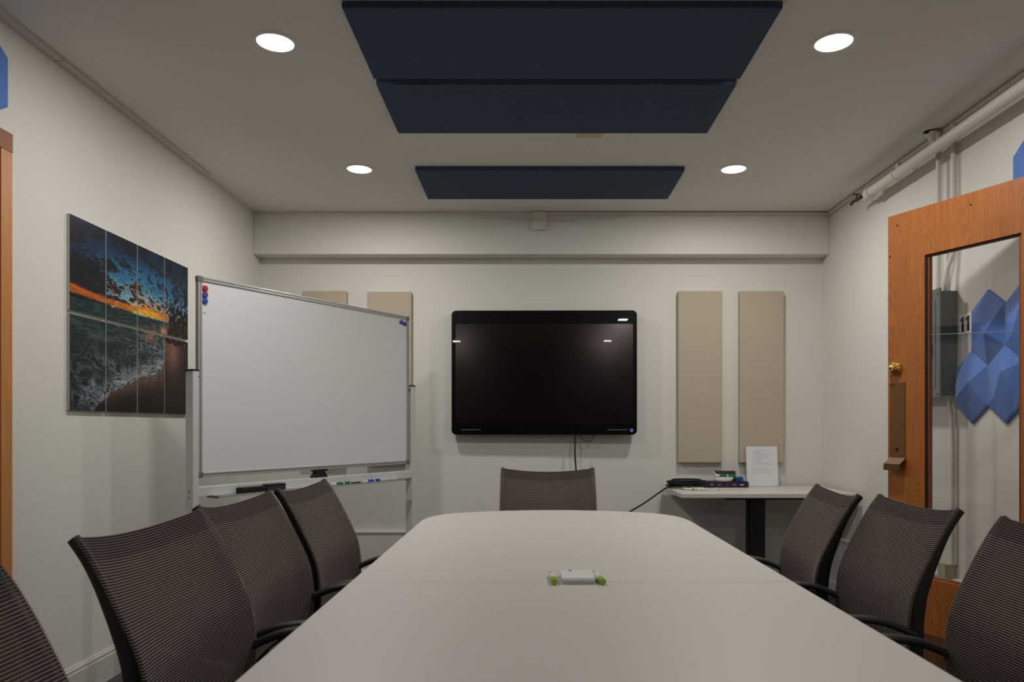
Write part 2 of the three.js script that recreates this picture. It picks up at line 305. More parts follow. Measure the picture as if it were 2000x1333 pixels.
// ---------------------------------------------------------------- photograph in eight panels on the left wall
{
  const tex = dataTex(1152, 880, (u, w) => {
    const v = 1 - w; let c;
    const mix = (a, b, t) => a.map((q, i) => q + (b[i] - q) * Math.min(1, Math.max(0, t)));
    const bump = (x, m, s) => Math.exp(-(((x - m) / s) ** 2));
    const hor = 0.417;
    if (v < hor) {
      const ys = v / hor;
      c = mix([12, 34, 62], [28, 96, 138], sm(0.1, 0.6, ys) * sm(-0.05, 0.4, u));
      c = mix(c, [34, 110, 150], bump(ys, 0.52, 0.2) * bump(u, 0.5, 0.3));
      c = mix(c, [150, 186, 190], sm(0.55, 0.86, ys) * bump(u, 0.56, 0.26));
      // clouds fan out from the sun low on the right
      const dy = 1.02 - ys, dx = (u - 0.76) * 1.7, ang = Math.atan2(dy, dx), rad = Math.hypot(dy, dx);
      const warp = fbm(u * 10, ys * 8, 8, 3);
      const cl = fbm(ang * 5.5 + warp, Math.log(rad + 0.04) * 3.4 + warp * 0.6, 2, 5) + 0.55 * fbm(u * 26 - ys * 12, ys * 30 + u * 10, 5, 4);
      const storm = sm(0.55, 0.0, u) * sm(0.3, 0.6, ys) * 0.42 + 0.05 * sm(0.3, 0.0, ys) + 0.12 * bump(ys, 0.8, 0.2);
      const k = sm(-0.04, 0.13, cl + storm - 0.06);
      const edge = bump(cl + storm - 0.03, 0, 0.06);
      c = mix(c, mix([13, 19, 28], [44, 44, 52], sm(0.3, 0.95, ys) * sm(0.2, 0.7, u)), k * 0.95);
      c = mix(c, [190, 196, 188], edge * sm(0.4, 0.75, ys) * sm(0.1, 0.35, u) * 0.75);
      c = mix(c, [188, 84, 66], bump(cl + storm, 0.14, 0.06) * sm(0.35, 0.6, ys) * bump(u, 0.42, 0.22) * sm(-0.15, 0.25, fbm(u * 9, ys * 8, 3, 3)) * 0.9);
      const fire = sm(0.02, 0.2, fbm(u * 22, ys * 40 - u * 22, 9, 3)) * bump(ys - 0.25 * (u - 0.6), 0.83, 0.09) * sm(0.42, 0.58, u) * sm(0.86, 0.72, u);
      c = mix(c, [238, 110, 34], fire);
      const thick = 0.05 + 0.035 * bump(u, 0.6, 0.16) + 0.02 * sm(0.12, 0, u), top = 0.985 - thick * 1.5 - 0.05 * sm(0.4, 0.0, u), n = fbm(u * 16, ys * 34 - u * 9, 6, 4);
      const band = sm(top - 0.03, top + 0.035, ys + 0.05 * n) * sm(1.0 - 0.03 * sm(0.4, 0, u), 0.965 - 0.03 * sm(0.4, 0, u), ys) * sm(0.83, 0.76, u);
      c = mix(c, mix([206, 104, 34], [250, 205, 26], bump(u, 0.56, 0.2) * (0.75 + n)), band * (0.85 + n * 0.5));
      c = mix(c, [228, 92, 30], band * sm(0.5, 0.9, bump(ys, top + 0.02, 0.03)) * 0.6);
    } else {
      const y = (v - hor) / (1 - hor);
      const shoreAt = u < 0.26 ? 0.985 - 0.9 * (u - 0.17) : u < 0.5 ? 0.905 - 0.48 * (u - 0.26) : u < 0.735 ? 0.79 - 0.3 * (u - 0.5) : 0.72 - 6.5 * (u - 0.735);
      const shore = shoreAt + 0.05 * fbm(u * 18, v * 10, 3, 4), d = shore - v;
      c = mix([16, 38, 42], [46, 70, 70], sm(-0.2, 0.3, fbm(u * 13, y * 55, 2, 4)));
      c = mix(c, [22, 33, 37], sm(0.2, 0.45, y) * 0.75);
      // swirled foam lace, denser towards the sand
      const wx = fbm(u * 5, v * 7, 21, 3), wy = fbm(u * 5, v * 7, 25, 3);
      const r1 = 1 - Math.min(1, Math.abs(fbm(u * 17 + wx * 4 - v * 9, v * 26 + wy * 4 + u * 7, 7, 4)) * 6), r2 = 1 - Math.min(1, Math.abs(fbm(u * 46 + wx * 5, v * 60 + wy * 5, 13, 3)) * 5);
      const patch = sm(-0.25, 0.2, fbm(u * 5, v * 8, 12, 3));
      const body = sm(0.6, 0.12, d) * sm(0.02, 0.14, y);
      c = mix(c, [160, 165, 176], (0.62 * Math.pow(Math.max(0, r1), 1.4) + 0.55 * Math.pow(Math.max(0, r2), 1.3) * sm(0.3, 0.03, d)) * body * (0.45 + 0.55 * patch));
      c = mix(c, [192, 196, 206], sm(0.12, 0.0, d) * Math.max(r1, r2) * 0.75 * sm(0.0, 0.1, y));
      c = mix(c, [92, 104, 106], bump(y, 0.2 + 0.12 * Math.sin(u * 7), 0.03) * patch * 0.55 * sm(0.6, 0.2, u));
      c = mix(c, [222, 132, 96], bump(u, 0.62, 0.075) * bump(y, 0.17, 0.09) * sm(-0.2, 0.2, fbm(u * 22, y * 50, 4, 3)) * 0.9);
      c = mix(c, [226, 140, 100], bump(u, 0.74, 0.03) * bump(y, 0.1, 0.05));
      const grainy = 0.9 + 0.35 * fbm(u * 30, v * 60, 17, 3);
      const sand = mix(mix([112, 92, 80], [50, 38, 33], sm(0.0, 0.16, -d)), [148, 106, 88], bump(u, 0.83, 0.08) * bump(v, 0.6, 0.12)).map(q => q * grainy);
      c = mix(c, mix(sand, [17, 15, 15], sm(0.8, 1.02, v) * 0.8 + sm(0.9, 1.02, u) * 0.35), sm(0.004, -0.004, d));
      c = mix(c, [12, 14, 18], sm(0.88, 1.02, v) * sm(0.4, 0.05, u) * 0.55);
    }
    // bank and palms on the right
    const bankTop = 0.425 - 0.05 * sm(0.8, 0.95, u) + 0.03 * fbm(u * 30, 2, 3, 3), bankEdge = 0.80 - 0.5 * (v - 0.43) + 0.03 * fbm(v * 40, 1, 6, 3);
    if (u > bankEdge && v > bankTop && v < 0.545 + 0.04 * (u - 0.8) + 0.02 * fbm(u * 26, 5, 1, 3)) { const n = fbm(u * 60 + v * 20, v * 34, 3, 4); c = mix([15, 11, 10], [120, 78, 50], sm(-0.1, 0.45, n)); }
    if (u > 0.77 && v < bankTop + 0.01) {
      let dark = sm(-0.06, 0.06, fbm(u * 34, v * 26, 14, 5) + sm(0.2, 0.42, v) * 0.5 - 0.3 - 0.5 * sm(0.82, 0.77, u));
      [[0.815, 0.3], [0.842, 0.2], [0.866, 0.1], [0.893, 0.22], [0.918, 0.13], [0.942, 0.07], [0.964, 0.17], [0.988, 0.1]].forEach(([tx, ty], i) => {
        const px = (u - tx) * 1.31, py = v - ty, r = Math.hypot(px, py), a = Math.atan2(py, px);
        if (Math.abs(u - tx - 0.05 * (v - ty) * Math.sin(i * 2.3)) < 0.0028 && py > 0) dark = 1;
        const blade = Math.abs(Math.sin(a * 5.5 + i * 1.7 + 6 * r)), reach = 0.05 * (0.7 + 0.5 * fbm(a * 3, i, 2, 2) * 2);
        if (r < reach && blade > 0.35 + 0.5 * (r / reach) && py < 0.05) dark = Math.max(dark, 0.95);
      });
      c = mix(c, [9, 12, 14], dark * 0.96);
    }
    return c.map(q => Math.max(0, Math.min(255, q)));
  }, { wrap: false });
  const mat = phy('#ffffff', 0.35, { map: tex, specularIntensity: 0.4 });
  const edge = std('#b9bab2', 0.35), Y0 = 1.223, Y1 = 2.044, ZL = -3.07, ZR = -4.128, gz = 0.0085, gy = 0.013;
  const w = (ZL - ZR - 3 * gz) / 4, h = (Y1 - Y0 - gy) / 2;
  const what = [['dark stormy clouds over an orange horizon band', 'clouds with the yellow sunset glow below', 'pale blue sky and the brightest sunset glow', 'palm silhouettes above a brown bank'],
    ['dark green sea and white foam', 'the foaming wave edge over brown sand', 'pink-lit foam and wet sand', 'bare brown wet beach']];
  const where = ['leftmost', 'second from left', 'third from left', 'rightmost'];
  for (let r = 0; r < 2; r++) for (let c = 0; c < 4; c++) {
    const t = thing('photo_panel', `${r ? 'lower' : 'upper'} row, ${where[c]} sunset beach photo panel showing ${what[r][c]}`.split(' ').slice(0, 16).join(' '), 'wall picture', [XL, r ? Y0 + h / 2 : Y1 - h / 2, ZL - w / 2 - c * (w + gz)], Math.PI / 2, 'sunset beach photograph in eight panels');
    part('backing', rbox(w, h, 0.013, 0.0012).translate(0, 0, 0.0065), edge, t);
    const g = new THREE.BoxGeometry(w - 0.001, h - 0.001, 0.0012), uv = g.attributes.uv, p = g.attributes.position;
    for (let i = 0; i < uv.count; i++) uv.setXY(i, (c * (w + gz) + w / 2 + p.getX(i)) / (ZL - ZR), 1 - ((r ? h + gy : 0) + h / 2 - p.getY(i)) / (Y1 - Y0));
    part('print', g, mat, t, [0, 0, 0.0136]);
  }
}

// ---------------------------------------------------------------- rolling whiteboard; local x runs along the board, z out of its face
const WB = { x: -1.527, z: -3.372, turn: 59 * Math.PI / 180 };
function onBoard(t, y, out) { return [WB.x + Math.cos(WB.turn) * t + Math.sin(WB.turn) * out, y, WB.z - Math.sin(WB.turn) * t + Math.cos(WB.turn) * out]; }
{
  const L = 1.472, y0 = 0.921, y1 = 1.847, fw = 0.021;
  const t = thing('whiteboard', 'rolling whiteboard with grey metal frame standing angled before the back wall', 'whiteboard', [WB.x, 0, WB.z], WB.turn);
  part('writing_surface', span(fw - 0.004, L - fw + 0.004, y0 + fw - 0.004, y1 - fw + 0.004, -0.008, 0.006), M.whiteBoard, t);
  const rail = (len) => merge([rbox(len, 0.009, 0.022, 0.002).translate(0, 0.006, 0), rbox(len, 0.007, 0.018, 0.002).translate(0, -0.002, 0), rbox(len, 0.008, 0.022, 0.002).translate(0, -0.0085 + 0.002, 0.001)]);
  part('frame_rail', rail(L - 0.05), M.alu, t, [L / 2, y1 - 0.012, 0]);
  part('frame_rail', rail(L - 0.05).rotateZ(Math.PI), M.alu, t, [L / 2, y0 + 0.012, 0]);
  part('frame_rail', rail(y1 - y0 - 0.05).rotateZ(Math.PI / 2), M.alu, t, [0.012, (y0 + y1) / 2, 0]);
  part('frame_rail', rail(y1 - y0 - 0.05).rotateZ(-Math.PI / 2), M.alu, t, [L - 0.012, (y0 + y1) / 2, 0]);
  for (const x of [0.014, L - 0.014]) for (const y of [y0 + 0.014, y1 - 0.014]) part('corner_cap', rbox(0.03, 0.03, 0.026, 0.006), M.cap, t, [x, y, 0]);
  for (const [x, sgn] of [[-0.022, -1], [L + 0.022, 1]]) {
    const p = part('post', span(x - 0.015, x + 0.015, 0.1, 1.41, -0.028, 0.028, 0.003), M.whiteMetal, t);
    part('post_cap', span(x - 0.017, x + 0.017, 1.408, 1.416, -0.03, 0.03, 0.002), M.black, p);
    part('pivot', cylX(0.012, 0.02).translate(x - sgn * 0.02, 1.384, 0), M.black, p);
    for (const y of [0.86, 0.832]) part('screw', merge([lathe([[0.0001, 0.003], [0.006, 0.0015], [0.0085, 0]], 16).rotateZ(sgn > 0 ? -Math.PI / 2 : Math.PI / 2)]), M.steel, p, [x + sgn * 0.015, y, 0.0]);
    const f = part('foot', span(x - 0.02, x + 0.02, 0.07, 0.11, -0.3, 0.3, 0.006), M.whiteMetal, t);
    for (const z of [-0.27, 0.27]) part('caster', merge([cylX(0.03, 0.022, 24).translate(x, 0.03, z), span(x - 0.014, x + 0.014, 0.045, 0.072, z - 0.012, z + 0.012, 0.003)]), M.black, f);
  }
  part('crossbar', span(-0.007, L + 0.007, 0.833, 0.88, -0.02, 0.022, 0.003), M.whiteMetal, t);
  part('lower_crossbar', span(-0.007, L + 0.007, 0.272, 0.32, -0.02, 0.02, 0.003), M.whiteMetal, t);
  const tray = part('marker_tray', merge([span(0.06, L - 0.12, 0.8285, 0.832, 0.0, 0.078, 0.001), span(0.06, L - 0.12, 0.8285, 0.837, 0.0755, 0.079, 0.001)]), M.alu, t);
  part('tray_end', span(0.052, 0.062, 0.826, 0.838, 0.0, 0.08, 0.002), M.cap, tray);
  part('tray_end', span(L - 0.122, L - 0.112, 0.826, 0.838, 0.0, 0.08, 0.002), M.cap, tray);
  const tr = new THREE.Shape(); tr.moveTo(-0.056, 0.878); tr.lineTo(0.052, 0.878); tr.lineTo(0.026, 0.918); tr.lineTo(-0.022, 0.918); tr.closePath();
  part('board_lock', merge([extrude(tr, 0.024, 0.002).translate(L / 2, 0, -0.012), rbox(0.088, 0.012, 0.04, 0.004).translate(L / 2 + 0.003, 0.919, 0)]), M.black, t, [0, 0, 0]);
  part('ink_mark', span(0.03, 0.043, 1.678, 1.681, 0.006, 0.0064), M.ink, t);
  // round magnets
  const mg = lathe([[0.0001, 0.009], [0.0115, 0.009], [0.0135, 0.0075], [0.0145, 0.003], [0.0145, 0]], 28).rotateX(Math.PI / 2);
  for (const [x, y, m, label] of [[0.037, 1.793, M.magRed, 'red round magnet, top of the three in the whiteboard corner'], [0.037, 1.764, M.magPurple, 'purple round magnet between the red one and the blue one'],
    [0.036, 1.735, M.magBlue, 'blue round magnet, lowest of the three in the left corner'], [1.398, 1.803, M.magBlue, 'blue round magnet in the far upper corner of the whiteboard'],
    [1.43, 1.797, M.magPurple, 'purple round magnet at the far frame of the whiteboard']]) {
    const k = solo('magnet', label, 'magnet', mg, m, onBoard(x, y, 0.006), 'round magnets on the whiteboard'); k.rotation.y = WB.turn;
  }
  // things on the tray
  const lay = (o, x, y, out, turn = 0) => { o.position.set(...onBoard(x, y, out)); o.rotation.y = WB.turn + turn; return o; };
  const er = lay(thing('eraser', 'black felt whiteboard eraser lying on the marker tray', 'eraser', [0, 0, 0], 0), 0.262, 0.8326, 0.048);
  part('grip', span(-0.07, 0.07, 0.014, 0.032, -0.024, 0.024, 0.004), M.blackSoft, er); part('felt', span(-0.069, 0.069, 0, 0.014, -0.023, 0.023, 0.002), M.black, er);
  const bx = lay(thing('marker_box', 'small dark grey box beside the black eraser on the marker tray', 'box', [0, 0, 0], 0), 0.398, 0.834, 0.047, 0);
  part('body', span(-0.056, 0.056, 0, 0.026, -0.02, 0.02, 0.003), M.darkGrey, bx); part('lid', span(-0.057, 0.057, 0.026, 0.036, -0.021, 0.021, 0.003), M.blackSoft, bx);
}
function penMarker(label, color, body = M.marker, s = 1, group) {
  const t = thing('marker', label, 'marker', [0, 0, 0], 0, group);
  part('barrel', cylX(0.0085 * s, 0.085 * s, 20).translate(-0.022 * s, 0.0085 * s, 0), body, t);
  part('band', cylX(0.0088 * s, 0.05 * s, 20).translate(-0.015 * s, 0.0085 * s, 0), color, t);
  part('cap', merge([cylX(0.0092 * s, 0.038 * s, 20, 0.0085 * s).translate(0.043 * s, 0.0092 * s, 0)]), color, t);
  part('end_plug', cylX(0.0075 * s, 0.006 * s, 16).translate(-0.067 * s, 0.0085 * s, 0), M.marker, t); return t;
}
{
  const put = (o, x, out, turn = 0) => { o.position.set(...onBoard(x, 0.8326, out)); o.rotation.y = WB.turn + turn; };
  put(penMarker('green whiteboard marker lying on the tray behind the leaning chair back', M.green, M.marker, 1, 'markers on the whiteboard tray'), 0.845, 0.055);
  put(penMarker('thin black whiteboard marker between the green and the blue marker', M.ink, M.blackSoft, 0.62, 'markers on the whiteboard tray'), 0.955, 0.055);
  put(penMarker('blue whiteboard marker at the right end of the tray', M.blue, M.marker, 1, 'markers on the whiteboard tray'), 1.088, 0.055);
}

// ---------------------------------------------------------------- conference table
const TT = 0.735, TX0 = -0.485, TX1 = 0.71, TXM = (TX0 + TX1) / 2, TH = (TX1 - TX0) / 2;
{
  const t = thing('conference_table', 'long light grey conference table with rounded corners down the middle of the room', 'table', [TXM, 0, -1.997]);
  const half = () => {
    const s = new THREE.Shape();
    s.moveTo(-TH, 0.0034); s.lineTo(-TH, 1.25);
    s.bezierCurveTo(-TH, 1.44, -0.555, 1.535, -0.455, 1.597); s.bezierCurveTo(-0.32, 1.675, -0.15, 1.715, 0, 1.715);
    s.bezierCurveTo(0.15, 1.715, 0.32, 1.675, 0.455, 1.597); s.bezierCurveTo(0.555, 1.535, TH, 1.44, TH, 1.25); s.lineTo(TH, 0.0034); s.closePath(); return s;
  };
  const g = extrude(half(), 0.024, 0.0026, 3).rotateX(-Math.PI / 2).translate(0, TT - 0.0266, 0);
  const a = part('tabletop_section', g, M.tableTop, t), b = part('tabletop_section', g, M.tableTop, t); b.rotation.y = Math.PI;
  for (const z of [-1.0, 1.0]) {
    const l = part('pedestal', merge([span(-0.15, 0.15, 0.03, TT - 0.06, z - 0.04, z + 0.04, 0.004), span(-0.38, 0.38, TT - 0.06, TT - 0.0295, z - 0.06, z + 0.06, 0.004)]), M.blackSoft, t);
    part('foot', span(-0.28, 0.28, 0, 0.03, z - 0.07, z + 0.07, 0.01), M.black, l);
  }
  part('beam', span(-0.03, 0.03, TT - 0.13, TT - 0.06, -0.97, 0.97, 0.003), M.black, t);
}
function limeMarker(label, pos, turn, group) {
  const t = thing('lime_marker', label, 'marker', pos, turn, group);
  part('barrel', cylZ(0.0075, 0.07, 20, 0.008).translate(0, 0.0085, -0.008), M.marker, t);
  part('cap', merge([cylZ(0.0092, 0.034, 20, 0.0082).translate(0, 0.0092, 0.041)]), M.lime, t, undefined, 'lime green cap');
  part('end_plug', cylZ(0.0066, 0.02, 16, 0.0076).translate(0, 0.0082, -0.051), M.lime, t, undefined, 'lime green end'); return t;
}
limeMarker('white marker with lime cap lying left of the white eraser on the table', [0.061, TT, -2.01], 0.05, 'lime capped markers on the conference table');
limeMarker('white marker with lime cap lying right of the white eraser on the table', [0.185, TT, -2.01], 0.13, 'lime capped markers on the conference table');
{
  const e = thing('table_eraser', 'small white block eraser lying between two lime capped markers', 'eraser', [0.128, TT, -2.02], 0.01);
  part('felt_pad', span(-0.044, 0.044, 0, 0.008, -0.055, 0.055, 0.001), std('#b5b5b2', 0.9), e);
  part('grip', span(-0.045, 0.045, 0.008, 0.017, -0.056, 0.056, 0.003), M.whitePlastic, e);
  part('mark', cyl(0.005, 0.0006, 14).translate(-0.016, 0.0173, -0.045), M.darkGrey, e);
}

// ---------------------------------------------------------------- side table and what lies on it
{
  const x0 = 0.945, x1 = 2.05, z0 = -5.237, z1 = -4.617;
  const t = thing('side_table', 'small light grey side table against the back wall on a black column', 'table', [1.505, 0, -4.93]);
  part('tabletop', span(x0 - 1.505, x1 - 1.505, TT - 0.028, TT, z0 + 4.93, z1 + 4.93, 0.003), M.tableTop, t);
  part('column', span(-0.05, 0.055, 0.025, TT - 0.05, -0.035, 0.035, 0.004), M.black, t);
  part('column_cover', span(-0.058, -0.0505, 0.03, TT - 0.05, -0.03, 0.03, 0.002), M.blackSoft, t);
  part('top_bracket', span(-0.25, 0.25, TT - 0.05, TT - 0.0285, -0.2, 0.2, 0.003), M.black, t);
  part('base_plate', span(-0.3, 0.3, 0, 0.025, -0.26, 0.26, 0.008), M.black, t);
}
{
  const loops = [];
  for (let k = 0; k < 12; k++) {
    const pts = [], r = 0.114 + 0.018 * Math.sin(k * 2.1), oy = 0.005 + (k % 4) * 0.0095, ph = k * 1.3, ti = k > 9 ? 0.026 : 0.008;
    for (let a = 0; a < 24; a++) { const q = a / 24 * 2 * Math.PI; pts.push(V(1.065 + Math.cos(q) * r + 0.006 * Math.sin(ph), TT + oy + Math.floor(k / 4) * 0.004 + ti * (1 + Math.sin(k > 9 ? -q + 0.3 * k : q + ph)) * 0.5, -5.06 + Math.sin(q) * (r * 0.85) + 0.005 * Math.cos(ph))); }
    loops.push(new THREE.TubeGeometry(new THREE.CatmullRomCurve3(pts, true), 72, 0.0046, 8, true));
  }
  const c = thing('cable_coil', 'coil of thick black cable on the left end of the side table', 'cable', [0, 0, 0]);
  part('coil', merge(loops), M.cable, c);
  part('tail', tube([V(1.065, TT + 0.03, -5.165), V(0.99, TT + 0.03, -5.1), V(0.94, TT + 0.018, -4.99), V(0.86, TT - 0.005, -4.85), V(0.72, TT - 0.075, -4.72), V(0.6, TT - 0.125, -4.6), V(0.48, TT - 0.2, -4.45), V(0.36, TT - 0.38, -4.3), V(0.3, 0.2, -4.2), V(0.26, 0.012, -4.1), V(0.24, 0.008, -3.8)], 0.0055, 120, 10), M.cable, c);
}
{
  const print = canvasTex(1024, 128, (g, w, h) => {
    g.fillStyle = '#2a1030'; g.fillRect(0, 0, w, h); g.fillStyle = '#e8e2ea';
    const smudge = (x, y, ww, hh, c) => { g.fillStyle = c; for (let i = 0; i < 7; i++) g.fillRect(x + i * ww / 7, y + (i % 3) * hh * 0.15, ww / 8, hh * (0.6 + 0.1 * (i % 4))); };
    smudge(130, 50, 58, 22, '#e9e5ea'); smudge(300, 54, 82, 26, '#9a8fa6'); smudge(478, 56, 80, 20, '#6d5f7c'); smudge(660, 46, 70, 40, '#b084b8'); smudge(830, 48, 90, 36, '#efeaf0');
  });
  const b = thing('purple_box', 'flat dark purple cardboard box with small printed marks on the side table', 'box', [1.352, TT, -5.14]);
  part('carton', span(-0.152, 0.152, 0, 0.041, -0.055, 0.06, 0.002), std('#26112c', 0.45), b);
  const f = new THREE.BoxGeometry(0.296, 0.035, 0.0006); part('printed_side', f, std('#ffffff', 0.45, { map: print }), b, [0, 0.0205, 0.0603]);
  const e = thing('felt_eraser', 'dark grey felt eraser standing on the purple box behind the white dish', 'eraser', [1.362, TT + 0.041, -5.155], 0.03);
  part('felt', span(-0.065, 0.065, 0, 0.016, -0.025, 0.025, 0.002), M.blackSoft, e); part('grip', span(-0.066, 0.066, 0.016, 0.07, -0.026, 0.026, 0.004), M.darkGrey, e);
  const d = thing('dish', 'white oval dish on the purple box with a marker lying across it', 'dish', [1.336, TT + 0.041, -5.1]);
  part('bowl', lathe([[0.0001, 0.004], [0.05, 0.006], [0.058, 0.016], [0.064, 0.025], [0.067, 0.024], [0.064, 0.01], [0.056, 0.001], [0.0001, 0]], 40).scale(1.02, 1.3, 0.34), M.whitePlastic, d);
  const gm = penMarker('white marker with a green band lying on the white dish', M.green, M.marker, 1); gm.position.set(1.345, TT + 0.0735, -5.093); gm.rotation.set(0, 0.05, -0.02);
  const wm = penMarker('slim white marker tilted upward at the left of the white dish', M.marker, M.marker, 0.55); wm.position.set(1.292, TT + 0.079, -5.095); wm.rotation.set(0, 0, -0.6);
  const bt = thing('bottle', 'small green bottle with a blue cap lying right of the white dish', 'bottle', [1.437, TT + 0.041, -5.093], 0.35);
  part('body', cylZ(0.0135, 0.06, 20).translate(0, 0.018, -0.015), M.green, bt); part('cap', cylZ(0.018, 0.022, 24, 0.017).translate(0, 0.018, 0.02), M.blue, bt); part('nozzle', cylZ(0.008, 0.004, 16).translate(0, 0.018, 0.033), M.magBlueDark, bt);
}
{
  const page = canvasTex(432, 558, (g, w, h) => {
    g.fillStyle = '#d9dbdb'; g.fillRect(0, 0, w, h);
    const row = (x0, x1, y, c, hh = 4) => { g.fillStyle = c; let x = x0; let k = 1; while (x < x1) { const l = 8 + (k * 37 % 23); g.fillRect(x, y, Math.min(l, x1 - x), hh); x += l + 5; k++; } };
    row(108, 322, 52, '#6c6c6c', 4); row(84, 190, 72, '#a3a3a3'); row(84, 220, 88, '#a1a1a1'); row(108, 376, 92, '#ababab'); row(108, 376, 108, '#9a9a9a'); row(84, 210, 124, '#a5a5a5'); row(108, 290, 132, '#a8a8a8'); row(84, 190, 146, '#a8a8a8');
    row(124, 306, 162, '#6a6a6a', 4); for (const [y, e] of [[180, 240], [190, 220], [203, 200], [220, 380], [238, 330], [250, 380]]) row(78, e, y, '#a8a8a8');
    row(60, 200, 272, '#a8a8a8'); row(180, 250, 288, '#777', 4); for (const [y, e] of [[304, 190], [314, 290], [328, 380], [348, 350], [362, 320], [374, 300]]) row(76, e, y, '#a6a6a6');
  });
  const s = thing('printed_sheet', 'white printed sheet in a clear stand leaning against the rightmost beige panel', 'sign', [1.632, TT + 0.0005, -5.178], 0);
  const lean = new THREE.Group(); lean.name = 'stand'; lean.rotation.x = -0.11; s.add(lean);
  part('page', span(-0.108, 0.108, 0.002, 0.281, -0.0004, 0.0004), std('#d9dbdb', 0.6), lean);
  part('text', new THREE.BoxGeometry(0.214, 0.277, 0.0002).translate(0, 0.1415, 0.0006), std('#ffffff', 0.6, { map: page }), lean);
  part('sleeve', merge([span(-0.112, -0.1085, 0, 0.285, -0.002, 0.002, 0.0005), span(0.1085, 0.112, 0, 0.285, -0.002, 0.002, 0.0005), span(-0.112, 0.112, 0.2815, 0.285, -0.002, 0.002, 0.0005), span(-0.112, 0.112, 0, 0.0018, -0.002, 0.014, 0.0005)]), std('#c6cac9', 0.2), lean);
}
limeMarker('white marker with lime cap lying on the side table edge', [1.05, TT, -4.865], 0.75);
{
  const c = thing('white_eraser', 'flat white block beside the lime marker on the side table', 'eraser', [1.112, TT, -4.868], 0.06);
  part('felt_pad', span(-0.042, 0.042, 0, 0.006, -0.045, 0.045, 0.001), std('#b5b5b2', 0.9), c); part('grip', span(-0.043, 0.043, 0.006, 0.016, -0.046, 0.046, 0.003), M.whitePlastic, c);
  const p = thing('pen', 'narrow white pen lying alone near the front edge of the side table', 'pen', [1.2, TT, -4.845], 0.05);
  part('shaft', cylX(0.004, 0.085, 14).translate(-0.005, 0.004, 0), M.marker, p); part('tip', cylX(0.004, 0.012, 14, 0.0012).translate(0.043, 0.004, 0), M.darkGrey, p);
}

// ---------------------------------------------------------------- mesh chairs; local z = the way the sitter faces, z 0 at the lower back edge
const backB = (() => {
  const P = [[0.44, -0.004], [0.53, 0], [0.6, 0.001], [0.66, 0.009], [0.7, 0.021], [0.75, 0.043], [0.8, 0.068], [0.85, 0.094], [0.9, 0.124], [0.935, 0.15]];
  const c = new THREE.CatmullRomCurve3(P.map(p => V(p[0], p[1], 0))), tab = c.getPoints(300);
  return (y) => { let i = 0; while (i < 299 && tab[i + 1].x < y) i++; const a = tab[i], b = tab[i + 1]; return a.y + (b.y - a.y) * Math.min(1, Math.max(0, (y - a.x) / (b.x - a.x))); };
})();
const BW = 0.246, BTOP = 0.935, BBOT = 0.5;
const bwAt = (y) => BW + 0.003 * Math.sin(Math.PI * (y - BBOT) / (BTOP - BBOT));
function onBack(f, y, off = 0) {   // f from -1 to 1 across
  const k = 1 - f * f, w = bwAt(y), sag = 0.007 + 0.016 * sm(0.62, 0.935, y);
  return V(f * w, y - sag * k, -backB(y) - 0.032 * k - off);
}
